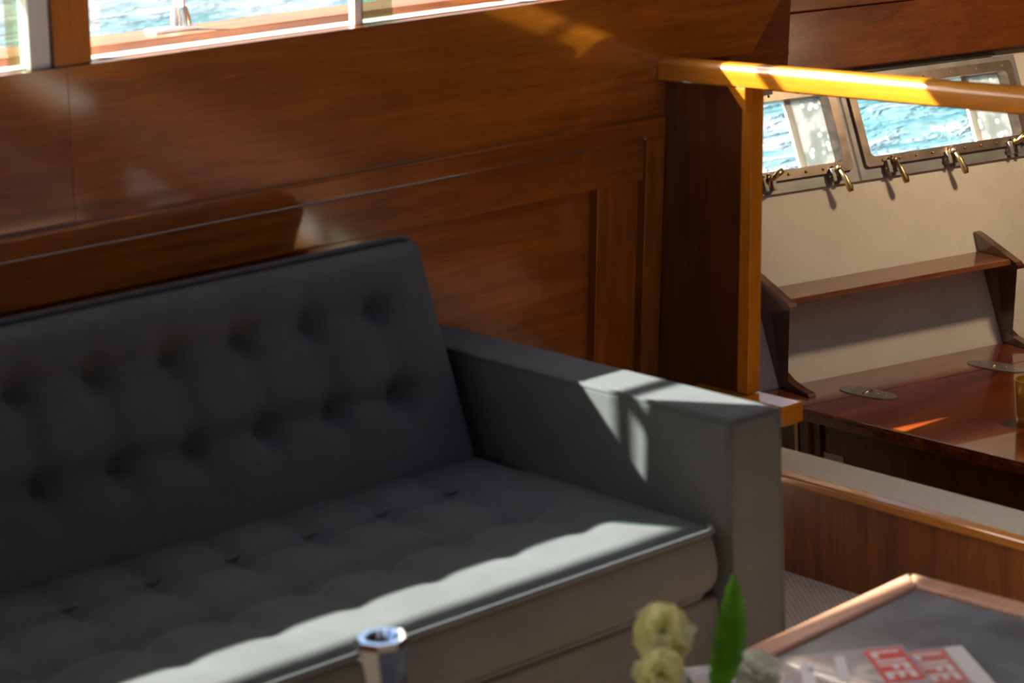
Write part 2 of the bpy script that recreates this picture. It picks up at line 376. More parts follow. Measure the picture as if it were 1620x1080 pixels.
# ---- topsides lining with window openings
WIN = [dict(x0=3.86, x1=4.168, n='window_1'), dict(x0=4.251, x1=4.737, n='window_2')]
WZ0, WZ1 = 0.632, 0.803
bm = nb()
mbox(bm, P, 3.17, 7.0, -0.60, 0.600, -0.03, 0.0); mbox(bm, P, 3.17, 3.50, 0.835, 0.92, -0.03, 0.0); mbox(bm, P, 3.50, 7.0, 0.835, 1.50, -0.03, 0.0)
for a, b_ in ((3.17, 3.83), (4.205, 4.215), (4.77, 7.0)): mbox(bm, P, a, b_, 0.600, 0.835, -0.03, 0.0)
setprops(obj('wall_port_forward', bm, lining), 'off-white lined topsides wall of the forward cabin', 'wall', kind='structure')

LABW = ['short bronze-framed hull window next to the golden post', 'long bronze-framed hull window with two hinged dogs under its sill']
for wi, wd in enumerate(WIN):
    x0, x1 = wd['x0'], wd['x1']
    t = thing(wd['n'], P((x0 + x1) / 2, WZ0, 0), LABW[wi], 'window', kind='structure')
    bm = nb(); ring(bm, P, rrect(x0 - 0.047, x1 + 0.044, 0.578, 0.842, 0.004), rrect(x0 - 0.012, x1 + 0.012, 0.618, 0.815, 0.012), 0.0, 0.010)
    smooth_by_angle(obj('flange', bm, gunmetal, t))
    bm = nb(); ring(bm, P, rrect(x0 - 0.022, x1 + 0.022, 0.608, 0.828, 0.010), rrect(x0, x1, WZ0, WZ1, 0.014), -0.03, 0.020)
    smooth_by_angle(obj('sash', bm, bronze, t))
    bm = nb(); mbox(bm, P, x0 - 0.004, x1 + 0.004, WZ0 - 0.004, WZ1 + 0.004, -0.012, -0.009); obj('pane', bm, glass, t)
    # frosted bubbled strip at the forward side, with its white edge bar
    fx = x1 - 0.104 if wi == 0 else x1 - 0.118
    bm = nb(); mbox(bm, P, fx + 0.012, x1 + 0.004, WZ0 - 0.002, WZ1 + 0.002, -0.024, -0.021); obj('frosted_strip', bm, frost, t)
    bm = nb(); mbox(bm, P, fx - 0.006, fx + 0.013, WZ0 - 0.002, WZ1 + 0.002, -0.028, -0.016); bevel(bm, 0.002); obj('edge_bar', bm, white, t)
    # screws along bottom of the sash
    k = 0; xs = x0 + 0.03
    while xs < x1:
        bm = nb(); c = P(xs, 0.620, 0.0205); bmesh.ops.create_uvsphere(bm, u_segments=8, v_segments=5, radius=0.0042, matrix=Matrix.Translation(c)); obj('screw', bm, brass, t, True); xs += 0.052
    xs = x0 + 0.05
    while xs < x1:
        bm = nb(); c = P(xs, 0.815, 0.0205); bmesh.ops.create_uvsphere(bm, u_segments=8, v_segments=5, radius=0.0038, matrix=Matrix.Translation(c)); obj('screw', bm, gunmetal, t, True); xs += 0.085
    # dogs: lug, swing bolt and wing handle
    for lx, sw in ((3.925, 0), (4.128, 1)) if wi == 0 else ((4.300, 1), (4.488, 1), (4.690, 0)):
        bm = nb(); mbox(bm, P, lx - 0.016, lx - 0.004, 0.585, 0.618, 0.008, 0.034); mbox(bm, P, lx + 0.008, lx + 0.020, 0.585, 0.618, 0.008, 0.034); bevel(bm, 0.003)
        lug = smooth_by_angle(obj('latch', bm, gunmetal, t)); 
        bm = nb(); tube(bm, [P(lx + 0.002, 0.598, 0.024), P(lx + 0.003, 0.628, 0.034)], 0.0055, 8); tube(bm, [P(lx - 0.020, 0.598, 0.023), P(lx + 0.024, 0.598, 0.023)], 0.004, 8)
        smooth_by_angle(obj('swing_bolt', bm, brass, lug))
        bm = nb(); bmesh.ops.create_uvsphere(bm, u_segments=10, v_segments=7, radius=0.008, matrix=Matrix.Translation(P(lx + 0.003, 0.615, 0.040)))
        if sw:
            tube(bm, [P(lx + 0.003, 0.612, 0.042), P(lx + 0.008, 0.590, 0.050), P(lx + 0.013, 0.562, 0.052), P(lx + 0.014, 0.553, 0.051)], [0.005, 0.006, 0.0095, 0.007], 10)
        else:
            tube(bm, [P(lx + 0.003, 0.612, 0.042), P(lx + 0.020, 0.622, 0.050), P(lx + 0.034, 0.628, 0.050)], [0.006, 0.008, 0.008], 10)
        obj('wing_handle', bm, brass, lug, True)
    bm = nb(); mbox(bm, P, x0 + 0.02, x1 - 0.02, 0.845, 0.851, 0.004, 0.016); bevel(bm, 0.002); obj('hinge_rod', bm, steel, t)

# ---- forward bulkhead with light-wood edge post
wf = thing('wall_forward', (3.16, 3.3, -0.02), 'dark mahogany bulkhead at the end of the sofa', 'wall', kind='structure')
def YZ(x0, x1, poly):
    bm = nb(); a = [bm.verts.new((x0, y, z)) for y, z in poly]; b_ = [bm.verts.new((x1, y, z)) for y, z in poly]; n = len(poly)
    bm.faces.new(a); bm.faces.new(b_[::-1])
    for i in range(n): bm.faces.new((a[i], b_[i], b_[(i + 1) % n], a[(i + 1) % n]))
    return bm
bm = YZ(3.146, 3.170, [(3.138, 1.01), (3.19, 0.18), (3.19, -0.02), (3.55, -0.02), (3.37, 1.01)])
obj('panel', bm, wood_dark, wf)
bm = YZ(3.1465, 3.170, [(3.19, -0.60), (3.98, -0.60), (3.98, 0.5), (4.15, 0.92), (3.43, 0.92), (3.386, 0.92), (3.5505, -0.021), (3.19, -0.021)]); obj('panel', bm, wood_dark, wf)
bm = YZ(3.140, 3.176, [(3.108, 1.008), (3.146, 0.352), (3.180, 0.352), (3.136, 1.008)]); bevel(bm, 0.004); smooth_by_angle(obj('post', bm, gold_v, wf))
bm = nb(); box(bm, 3.122, 3.185, 3.028, 3.30, 0.306, 0.350); bevel(bm, 0.006); smooth_by_angle(obj('ledge', bm, gold, wf))
bm = nb(); box(bm, 3.125, 3.185, 3.19, 3.33, -0.02, 0.305); obj('lower_panel', bm, wood_dark, wf)

# handrail
hr = thing('handrail', (3.15, 3.36, 1.008), 'golden varnished wooden handrail running off the bulkhead', 'handrail')
bm = nb()
prof = [(3.120, 1.010), (3.120, 1.036), (3.124, 1.046), (3.134, 1.052), (3.160, 1.052), (3.170, 1.048), (3.176, 1.038), (3.176, 1.010), (3.172, 1.006), (3.124, 1.006)]
ys = [3.365, 3.0, 2.5, 2.0, 1.2, 0.9]
R_ = [[bm.verts.new((x, y, z)) for x, z in prof] for y in ys]
for A, B in zip(R_, R_[1:]):
    for k in range(len(prof)): bm.faces.new((A[k], A[(k + 1) % len(prof)], B[(k + 1) % len(prof)], B[k]))
bm.faces.new(R_[0]); bm.faces.new(R_[-1][::-1])
smooth_by_angle(obj('rail', bm, gold, hr), 40)
bm = YZ(3.121, 3.146, [(3.160, 1.0065), (3.110, 1.0065), (3.112, 0.955)]); bevel(bm, 0.002); obj('gusset', bm, gold, hr)
bm = YZ(3.135, 3.165, [(0.95, 1.0065), (1.0, 1.0065), (1.0, -0.02), (0.95, -0.02)]); obj('post', bm, gold_v, hr)

# low coaming between the saloon and the forward cabin
wc = thing('wall_coaming', (3.2, 2.0, -0.02), 'low mahogany coaming under the handrail with carpeted top', 'wall', kind='structure')
bm = nb(); box(bm, 3.145, 3.165, 0.3, 3.19, -0.02, 0.176); obj('riser', bm, wood_v if False else wood('mahogany_riser', (0.19, 0.054, 0.006), (0.30, 0.090, 0.010), (0.40, 0.125, 0.016), 'Z', coat=0.25, coatr=0.15), wc)
bm = nb(); box(bm, 3.138, 3.168, 0.3, 3.12, 0.176, 0.197); bevel(bm, 0.006, 3); smooth_by_angle(obj('nosing', bm, gold, wc))
bm = nb(); box(bm, 3.168, 3.285, 0.3, 3.19, 0.10, 0.195); bevel(bm, 0.006, 3); smooth_by_angle(obj('carpet_top', bm, carp2, wc))
bm = nb(); box(bm, 3.165, 3.283, 0.3, 3.19, -0.60, 0.10); obj('back', bm, wood_dark, wc)

# ---- starboard and after sides (behind the camera), with open windows
ws = thing('wall_starboard', (1, -1.8, -0.02), 'mahogany cabin side opposite the sofa with wide open windows', 'wall', kind='structure')
bx('panel', XA, 7.0, -1.88, -1.83, -0.6, 1.2, wood_h, 0, ws)
bx('header', 1.3, 7.0, -1.88, -1.83, 1.40, 1.95, wood_h, 0, ws); bx('panel', XA, 1.2, -1.88, -1.83, 1.2, 1.95, wood_h, 0, ws)
for xx in (1.2, 3.1, 4.9, 6.9): bx('pillar', xx, xx + 0.1, -1.88, -1.83, 1.2, 1.40, wood_v, 0, ws)
wa = thing('wall_aft', (XA, 1, -0.02), 'mahogany after bulkhead with an open doorway', 'wall', kind='structure')
bx('panel', XA - 0.05, XA, -1.9, 0.0, -0.02, 1.95, wood_y, 0, wa); bx('panel', XA - 0.05, XA, 1.3, 3.5, -0.02, 1.95, wood_y, 0, wa)
bx('header', XA - 0.05, XA, 0.0, 1.3, 1.85, 1.95, wood_y, 0, wa)
bm = nb(); box(bm, 7.0, 7.05, -1.9, 4.3, -0.6, 1.85); setprops(obj('wall_bow', bm, wood_dark), 'dark mahogany bulkhead at the forward end of the cabin', 'wall', kind='structure')

# ---- saloon windows (glazing)
wn = thing('window_3', W(2.6, SILL, -0.03), 'long saloon window over the sofa with a sliding pane', 'window', kind='structure')
bm = nb(); mbox(bm, W, 1.796, 2.377, SILL, ZT_B, -0.034, -0.030); obj('pane', bm, glass, wn)
bm = nb(); mbox(bm, W, 2.387, 3.50, SILL, ZT_B, -0.046, -0.042); obj('pane', bm, glass, wn)
bm = nb(); mbox(bm, W, 2.359, 2.377, SILL, ZT_B, -0.042, -0.024); bevel(bm, 0.003); obj('sash_bar', bm, white, wn)
bm = nb(); mbox(bm, W, 2.377, 2.387, SILL, ZT_B, -0.05, -0.036); obj('gasket', bm, rubber, wn)
bm = nb(); mbox(bm, W, 2.387, 2.458, SILL, ZT_B, -0.040, -0.037); obj('tinted_strip', bm, glass_g, wn)
bm = nb(); mbox(bm, W, 1.796, 3.50, SILL - 0.012, SILL + 0.003, -0.085, -0.036); obj('sill_track', bm, white, wn)
wn2 = thing('window_4', W(1.2, SILL, -0.03), 'saloon window aft of the wooden pillar with white frame', 'window', kind='structure')
bm = nb(); mbox(bm, W, 0.075, 1.682, SILL, ZT_A, -0.034, -0.030); obj('pane', bm, glass, wn2)
bm = nb(); mbox(bm, W, 1.682, 1.722, SILL, ZT_A, -0.050, -0.014); bevel(bm, 0.004); obj('frame', bm, white, wn2)
bm = nb(); mbox(bm, W, 1.655, 1.681, SILL, ZT_A, -0.046, -0.042); obj('tinted_strip', bm, glass_g, wn2)
bm = nb(); mbox(bm, W, 0.075, 1.722, SILL - 0.012, SILL + 0.003, -0.085, -0.036); obj('sill_track', bm, white, wn2)

# ================================================================ OUTSIDE
bm = nb(); strip(bm, [(x, 3.47, HE(x)) for x in BX], 0.948, 0.962)
setprops(obj('side_deck', bm, teak), 'teak side deck outside the saloon windows', 'deck', kind='structure')
bw = thing('bulwark', (1.5, 4.0, 0.96), 'white bulwark with varnished teak caprail outside the windows', 'bulwark')
bm = nb(); strip(bm, [(x, HE(x) - 0.135, HE(x) - 0.05) for x in BX], 0.962, 1.128); obj('bulwark_plank', bm, white, bw)
bm = nb(); strip(bm, [(x, HE(x) - 0.165, HE(x) - 0.135) for x in BX], 1.10, 1.136); obj('bulwark_plank', bm, white, bw)
bm = nb(); strip(bm, [(x, HE(x) - 0.175, HE(x)) for x in BX], 1.1365, 1.163); bevel(bm, 0.006); smooth_by_angle(obj('caprail', bm, teak, bw))
def stanchion(x, i):
    t = thing('stanchion', (x, 4.03, 1.163), 'steel stanchion standing on the teak caprail', 'stanchion', 'stanchions along the caprail')
    bm = nb(); box(bm, x - 0.075, x + 0.03, 4.005, 4.055, 1.163, 1.172); bevel(bm, 0.003); obj('foot', bm, white, t)
    bm = nb(); lathe(bm, [(0.024, 0.0), (0.022, 0.02), (0.017, 0.04)], (x, 4.03, 1.172), 16); smooth_by_angle(obj('socket', bm, steel, t))
    bm = nb(); tube(bm, [(x, 4.03, 1.18), (x, 4.03, 1.935)], 0.0135, 12); smooth_by_angle(obj('tube', bm, steel, t))
for i, x in enumerate((2.372, 1.42, 0.2, -1.0)): stanchion(x, i)
bm = nb(); tube(bm, [(-2.2, 4.03, 1.938), (3.2, 4.03, 1.938)], 0.0165, 16)
setprops(smooth_by_angle(obj('deck_handrail', bm, teak)), 'round wooden handrail carried by the outside stanchions', 'handrail')

# sea: one surface with real waves
def sea():
    def axis(lo, hi, d0, d1, n):
        out = [lo]; 
        return out
    xs = [-160, -110, -80, -55, -35, -20, -10, -5] + [0 + 0.16 * i for i in range(260)] + [44, 50, 60, 80, 110, 160]
    ysx = [-160, -100, -60, -30, -12, -4, 2] + [4.5 + 0.13 * i for i in range(110)] + [19 + 0.22 * i for i in range(100)] + [43, 48, 56, 70, 100, 160]
    rnd = random.Random(3); waves = []
    for i in range(26):
        L = 0.5 * (1.18 ** i); L = min(L, 14); a = rnd.gauss(1.35, 0.55); waves.append((2 * math.pi / L, math.cos(a), math.sin(a), rnd.uniform(0, 6.28), 0.0125 * min(L, 2.5) ** 0.8))
    V = []; F = []
    for y in ysx:
        for x in xs:
            z = 0
            d = abs(y - 15) / 30 + abs(x - 20) / 60
            for k, cx, cy, ph, a in waves: 
                s = math.sin(k * (x * cx + y * cy) + ph); z += a * (0.55 * s + 0.45 * (abs(math.cos(0.5 * (k * (x * cx + y * cy) + ph))) * 2 - 1))
            V.append((x, y, -1.25 + z * 0.55))
    n = len(xs)
    for j in range(len(ysx) - 1):
        for i in range(n - 1):
            a = j * n + i
            if not (-10 <= xs[i] < 8 and -4 <= ysx[j] < 4.5): F.append((a, a + 1, a + n + 1, a + n))
    me = bpy.data.meshes.new('sea'); me.from_pydata(V, [], F); me.materials.append(sea_m)
    me.polygons.foreach_set('use_smooth', [True] * len(me.polygons))
    o = bpy.data.objects.new('sea', me); C.objects.link(o)
    setprops(o, 'rippled blue-green sea outside the windows', 'sea', kind='stuff')
sea()

# ================================================================ SOFA
SX0, SX1 = 0.42, 2.318
sofa = thing('sofa', (1.38, 2.8, -0.02), 'charcoal grey wool sofa with button-tufted back and seat', 'sofa')
cols_b = [2.172 - 0.1415 * i for i in range(13)]
rows_b = [0.118, 0.275]           # distance below the top edge of the back cushion
def cushion(name, L0, L1, Hh, T, origin, eu, ev, en, cols, rows, rad, vseam, parent, dome=0.012, res=0.0125):
    """upholstered slab: front face grid (u along eu, v along ev) displaced along en, rounded border, flat back"""
    nu = int((L1 - L0) / res); nv = int(Hh / res)
    def f(u, v):
        d = min(u - L0, L1 - u, v, Hh - v); d = max(d, 0)
        e = min(d / rad, 1); base = T * math.sqrt(max(0.0, 1 - (1 - e) ** 2)) if e < 1 else T
        base = T * (0.35 + 0.65 * (1 - (1 - e) ** 2) ** 0.5)
        h = base + dome * min(1, d / 0.12) ** 0.8
        # tufting
        gu = min(abs(u - c) for c in cols); gv = min(abs(v - r) for r in rows)
        lo, hi = min(rows), max(rows)
        iu = min(cols) - 0.07 < u < max(cols) + 0.07
        # seam between columns, fading beyond the rows
        out = max(lo - v, v - hi, 0); fade = math.exp(-(out / vseam) ** 2)
        h -= 0.016 * math.exp(-(gu / 0.022) ** 2) * fade
        oux = max(min(cols) - u, u - max(cols), 0); fx = math.exp(-(oux / 0.035) ** 2)
        h -= 0.021 * math.exp(-(gv / 0.022) ** 2) * fx
        r2 = gu * gu + gv * gv
        h -= 0.020 * math.exp(-r2 / 0.020 ** 2) + 0.010 * math.exp(-r2 / 0.045 ** 2)
        # pillow between buttons
        return h
    bm = nb(); o = Vector(origin); G = []
    for j in range(nv + 1):
        v = Hh * j / nv; row = []
        for i in range(nu + 1):
            u = L0 + (L1 - L0) * i / nu
            row.append(bm.verts.new(o + eu * u + ev * v + en * f(u, v)))
        G.append(row)
    for j in range(nv):
        for i in range(nu): bm.faces.new((G[j][i], G[j][i + 1], G[j + 1][i + 1], G[j + 1][i]))
    # rim to the back
    loop = [G[0][i] for i in range(nu + 1)] + [G[j][nu] for j in range(1, nv + 1)] + [G[nv][i] for i in range(nu - 1, -1, -1)] + [G[j][0] for j in range(nv - 1, 0, -1)]
    back = []
    for vtx in loop:
        q = vtx.co - o; back.append(bm.verts.new(o + eu * q.dot(eu) + ev * q.dot(ev)))
    n = len(loop)
    for i in range(n): bm.faces.new((loop[i], loop[(i + 1) % n], back[(i + 1) % n], back[i]))
    bm.faces.new(back[::-1])
    return obj(name, bm, fab, parent, True)
# back cushion: front face leans back 19 degrees
tilt = math.atan(0.35); EX = Vector((1, 0, 0))
ev = Vector((0, -math.sin(tilt), -math.cos(tilt)))           # downwards along the face
en = Vector((0, -math.cos(tilt), math.sin(tilt)))            # out of the face
TB = 0.115
face_top = Vector((0, 3.128, 0.848))
o_back = face_top - en * TB
cb = cushion('back_cushion', SX0, SX1 - 0.004, 0.455, TB, o_back, EX, ev, en, cols_b, rows_b, 0.045, 0.06, sofa)
# buttons
def button(c, n, parent):
    bm = nb(); q = n.to_track_quat('Z', 'Y').to_matrix().to_4x4()
    bmesh.ops.create_uvsphere(bm, u_segments=10, v_segments=6, radius=0.009, matrix=Matrix.Translation(c) @ q @ Matrix.Diagonal((1, 1, 0.5, 1)))
    obj('button', bm, fab, parent, True)
for r in rows_b:
    for c in cols_b: button(o_back + EX * c + ev * r + en * (TB + 0.012 - 0.062), en, cb)
# piping around the front border of back cushion
def rpath(x0, x1, v0, v1, r, n=6): return rrect(x0, x1, v0, v1, r, n)
bm = nb(); tube(bm, [o_back + EX * u + ev * v + en * (TB * 0.52) for u, v in rpath(SX0 - 0.002, SX1 - 0.002, -0.003, 0.458, 0.03)], 0.0055, 8, True)
obj('piping', bm, fab, cb, True)
# seat cushion
TS = 0.112
cols_s = [2.150 - 0.1485 * i for i in range(12)]
rows_s = [0.290, 0.468]
o_seat = Vector((0, 2.392, 0.338)); EY = Vector((0, 1, 0)); EZ = Vector((0, 0, 1))
def seat():
    L0, L1, Dp, T, rad = SX0 + 0.004, SX1 - 0.006, 0.66, TS, 0.02
    res = 0.0085; nu = int((L1 - L0) / res); nv = int(Dp / res)
    def f(u, v):
        d = max(0, min(u - L0, L1 - u, v)); h = T + 0.007 * (1 - math.exp(-d / 0.10))
        h -= 0.012 * (1 - min(1, min(u - L0, L1 - u) / 0.03)) ** 2 + 0.004 * (1 - min(1, v / 0.02)) ** 2
        gu = min(abs(u - c) for c in cols_s); gv = min(abs(v - r) for r in rows_s)
        out = max(rows_s[0] - v, v - rows_s[-1], 0); fade = math.exp(-(out / 0.13) ** 2)
        oux = max(min(cols_s) - u, u - max(cols_s), 0)
        h -= max(0.014 * math.exp(-(gu / 0.024) ** 2) * fade, 0.013 * math.exp(-(gv / 0.022) ** 2) * math.exp(-(oux / 0.05) ** 2))
        r2 = gu * gu + gv * gv
        return h - 0.009 * math.exp(-r2 / 0.026 ** 2) - 0.006 * math.exp(-r2 / 0.05 ** 2)
    bm = nb(); G = []
    for j in range(nv + 1):
        v = Dp * j / nv; row = []
        for i in range(nu + 1):
            u = L0 + (L1 - L0) * i / nu
            # rounded plan corner at the front
            dx = min(u - L0, L1 - u); push = 0.0
            if dx < 0.03 and v < 0.03: push = 0.03 - math.sqrt(max(0, 0.03 ** 2 - (0.03 - dx) ** 2))
            row.append(bm.verts.new(o_seat + EX * u + EY * (v + push * (1 - v / 0.03) if push else v) + EZ * f(u, v)))
        G.append(row)
    for j in range(nv):
        for i in range(nu): bm.faces.new((G[j][i], G[j][i + 1], G[j + 1][i + 1], G[j + 1][i]))
    # sides: bulging boxing band down to the base
    loop = [G[0][i] for i in range(nu + 1)] + [G[j][nu] for j in range(1, nv + 1)] + [G[nv][i] for i in range(nu - 1, -1, -1)] + [G[j][0] for j in range(nv - 1, 0, -1)]
    n = len(loop); cur = loop; L = 8
    ctr = Vector(((L0 + L1) / 2, 0, 0))
    for s in range(1, L + 1):
        t = s / L; nx = []
        for vtx in loop:
            q = vtx.co; bul = 0.013 * math.sin(math.pi * t)
            rr_ = 0.0
            if t > 0.7: rr_ = 0.028 * (1 - math.sqrt(max(0, 1 - ((t - 0.7) / 0.3) ** 2)))
            x, y, z = q.x, q.y, q.z + (o_seat.z - q.z) * t
            # outward direction in plan
            front = q.y < o_seat.y + 0.031; rightside = q.x > L1 - 0.031; leftside = q.x < L0 + 0.031
            if front: y += -bul + rr_ * 0.5
            if rightside: x += -rr_ * 1.2
            if leftside: x += rr_ * 1.2
            nx.append(bm.verts.new((x, y, z)))
        for i in range(n): bm.faces.new((cur[i], cur[(i + 1) % n], nx[(i + 1) % n], nx[i]))
        cur = nx
    bm.faces.new(cur[::-1])
    o = obj('seat_cushion', bm, fab, sofa, True); return o, L0, L1
cs, L0s, L1s = seat()
for r in rows_s:
    for c in cols_s: button(o_seat + EX * c + EY * r + EZ * (TS + 0.007 - 0.0335), EZ, cs)
def piping_loop(zt, parent, pad):
    pts = [(u, v) for u, v in rrect(L0s - pad, L1s + pad, -0.003, 0.5, 0.028, 6)]
    bm = nb(); tube(bm, [(u, o_seat.y + v, zt - (0.010 if v > 0.02 else 0.0)) for u, v in pts], 0.0058, 8, True); obj('piping', bm, fab, parent, True)
piping_loop(o_seat.z + TS + 0.000, cs, -0.001)
bm = nb(); tube(bm, [(u, o_seat.y + v, o_seat.z + 0.006) for u, v in rrect(L0s + 0.024, L1s - 0.024, 0.004, 0.5, 0.03, 6)], 0.0055, 8, True); obj('piping', bm, fab, cs, True)
# arms
def arm(x0, x1):
    bm = nb(); box(bm, x0, x1, 2.368, 3.30, 0.075, 0.632)
    bmesh.ops.recalc_face_normals(bm, faces=bm.faces)
    bmesh.ops.bevel(bm, geom=list(bm.edges), offset=0.014, segments=4, affect='EDGES', profile=0.5)
    a = smooth_by_angle(obj('armrest', bm, fab, sofa), 50)
    e = 0.0045
    xi = x0 + 0.003 if x1 > 1.5 else x1 - 0.003; xo = x1 - 0.003 if x1 > 1.5 else x0 + 0.003
    for X, zt in ((xi, 0.6285),):
        bm = nb(); tube(bm, [(X, 3.29, zt), (X, 2.376, zt), (X, 2.3715, zt - 0.006), (X, 2.3715, 0.09)], e, 8); obj('piping', bm, fab, a, True)
    bm = nb(); tube(bm, [(xi, 2.3715, 0.6285), (xo, 2.3715, 0.6285), (xo, 2.3715, 0.09)], e, 8); obj('piping', bm, fab, a, True)
arm(2.322, 2.436); arm(0.302, 0.416)
# frame: seat box, back frame
bm = nb(); box(bm, 0.417, 2.321, 2.402, 3.28, 0.10, 0.331); bevel(bm, 0.010, 3); smooth_by_angle(obj('seat_base', bm, fab, sofa))
bm = YZ(0.417, 2.321, [(3.125, 0.335), (3.262, 0.74), (3.285, 0.76), (3.30, 0.745), (3.30, 0.335)]); bevel(bm, 0.008, 2); smooth_by_angle(obj('back_frame', bm, fab, sofa))
for x in (0.36, 2.38):
    for y in (2.43, 3.24):
        bm = nb(); lathe(bm, [(0.014, 0), (0.02, 0.095)], (x, y, -0.02), 14); smooth_by_angle(obj('leg', bm, wood_v, sofa))

# ================================================================ FORWARD TABLE, SHELF
tb = thing('fold_out_table', (4.3, 3.25, -0.58), 'dark glossy mahogany fold-out table against the white lined wall', 'table')
yb = lambda x, z=0.096: P(x, z).y - 0.003
bm = nb(); n_ = 0
poly = [(3.715, yb(3.715)), (3.715, 3.505), (5.6, 3.505 - 0.0), (5.6, yb(5.6))]
def XY(poly, z0, z1):
    bm = nb(); a = [bm.verts.new((x, y, z0)) for x, y in poly]; b_ = [bm.verts.new((x, y, z1)) for x, y in poly]; n = len(poly)
    bm.faces.new(a[::-1]); bm.faces.new(b_)
    for i in range(n): bm.faces.new((a[i], a[(i + 1) % n], b_[(i + 1) % n], b_[i]))
    return bm
# fixed leaf narrows forward with the hull; hinge line runs parallel to the wall
hl = lambda x: 3.505 - 0.223 * (x - 3.917)
bm = XY([(3.715, hl(3.715) + 0.0008), (5.4, hl(5.4) + 0.0008), (5.4, yb(5.4)), (3.715, yb(3.715))], 0.098, 0.120); bevel(bm, 0.003, 2); smooth_by_angle(obj('fixed_leaf', bm, wood_desk, tb))
bm = XY([(3.715, 2.35), (5.4, 2.05), (5.4, hl(5.4) - 0.0008), (3.715, hl(3.715) - 0.0008)], 0.098, 0.120); bevel(bm, 0.004, 2); smooth_by_angle(obj('hinged_leaf', bm, wood_desk, tb))
bm = nb(); box(bm, 3.712, 3.722, 2.36, 3.665, 0.090, 0.113); bevel(bm, 0.004, 2); smooth_by_angle(obj('edge_band', bm, wood_desk, tb))
bm = nb(); box(bm, 3.745, 3.765, 2.50, 3.50, -0.02, 0.098); obj('apron', bm, wood_dark, tb)
bm = YZ(3.735, 3.765, [(3.50, 0.098), (3.62, 0.098), (3.62, -0.09), (P(3.765, -0.58).y - 0.01, -0.58), (3.43, -0.58), (3.43, -0.03), (3.50, -0.03)]); obj('end_panel', bm, wood_dark, tb)
bm = nb(); box(bm, 3.745, 3.79, 2.5, 3.42, -0.58, -0.02); obj('end_panel', bm, wood_dark, tb)
for lx_, ly_ in ((5.25, 2.25), (5.25, 3.05)):
    bm = nb(); lathe(bm, [(0.03, 0), (0.024, 0.05), (0.022, 0.62), (0.035, 0.677)], (lx_, ly_, -0.58), 16); smooth_by_angle(obj('leg', bm, wood_dark, tb))
bm = nb(); box(bm, 3.706, 3.714, 3.545, 3.556, -0.10, 0.092); obj('hinge_rod', bm, brass, tb)
bm = nb(); box(bm, 3.742, 3.746, 3.43, 3.50, -0.02, 0.012); obj('slot_patch', bm, hinge_metal, tb)  # grey patch added in place of the slot under the table
for hx in (3.917, 4.306):
    hy = hl(hx); hd = Vector((0.06, -1, 0)).normalized(); hs = Vector((1, 0.06, 0)).normalized()
    bm = nb(); pts = []
    for k in range(28):
        a = 2 * math.pi * k / 28; q = Vector((hx, hy, 0)) + hd * 0.086 * math.copysign(abs(math.cos(a)) ** 0.75, math.cos(a)) + hs * 0.032 * math.sin(a); pts.append(q)
    A = [bm.verts.new((p.x, p.y, 0.1202)) for p in pts]; B = [bm.verts.new((p.x, p.y, 0.1225)) for p in pts]
    bm.faces.new(B); bm.faces.new(A[::-1])
    for k in range(28): bm.faces.new((A[k], A[(k + 1) % 28], B[(k + 1) % 28], B[k]))
    h = obj('hinge_plate', bm, hinge_metal, tb)
    bm = nb(); tube(bm, [Vector((hx, hy, 0.1225)) - hs * 0.017, Vector((hx, hy, 0.1225)) + hs * 0.017], 0.004, 8)
    obj('hinge_pin', bm, brass, h, True)
    for d in (-0.05, 0.03, 0.055):
        bm = nb(); bmesh.ops.create_uvsphere(bm, u_segments=8, v_segments=5, radius=0.0035, matrix=Matrix.Translation(Vector((hx, hy, 0.1225)) + hd * d)); obj('screw', bm, brass, h, True)

# wall shelf: board between two boat-shaped brackets that stand on the table
sh = thing('wall_shelf', P(4.2, 0.12) + Vector((0, -0.05, 0.003)), 'mahogany shelf on two shaped brackets below the hull windows', 'shelf')
EU = Vector((1, -0.223, 0)).normalized(); NH = Vector((-0.223, -1, 0)).normalized()   # along wall, out from wall (level)
def S(x, z, d):                                      # point d metres out from the wall at height z
    return Vector((x, P(x, z).y, z)) + NH * d
bm = nb()
xs0, xs1 = 3.845, 4.512
co = [S(x, z, d) for z in (0.343, 0.357) for d in (0.135, 0.003) for x in (xs0, xs1)]
quadbox(bm, co); bevel(bm, 0.003); smooth_by_angle(obj('board', bm, wood_shelf, sh))
def bracket(x):
    # outline in (distance out from the wall at that height, z)
    out = [(0.004, 0.408), (0.018, 0.405), (0.150, 0.352), (0.158, 0.343), (0.152, 0.334), (0.110, 0.327), (0.075, 0.320), (0.060, 0.306), (0.050, 0.27), (0.038, 0.225), (0.027, 0.18), (0.031, 0.158), (0.055, 0.143), (0.10, 0.133), (0.135, 0.129), (0.138, 0.1215), (0.004, 0.1215)]
    bm = nb(); th = 0.011
    A = [bm.verts.new(S(x, z, d) - EU * th) for d, z in out]; B = [bm.verts.new(S(x, z, d) + EU * th) for d, z in out]; n = len(out)
    bm.faces.new(A); bm.faces.new(B[::-1])
    for i in range(n): bm.faces.new((A[i], B[i], B[(i + 1) % n], A[(i + 1) % n]))
    bmesh.ops.triangulate(bm, faces=[f for f in bm.faces if len(f.verts) > 4])
    o = obj('bracket', bm, wood_dark if False else wood_shelf_d, sh)
    return o
wood_shelf_d = wood('mahogany_bracket', (0.045, 0.012, 0.004), (0.10, 0.028, 0.009), (0.15, 0.045, 0.014), 'Z', coat=0.8, coatr=0.1)
bracket(3.832); bracket(4.524)

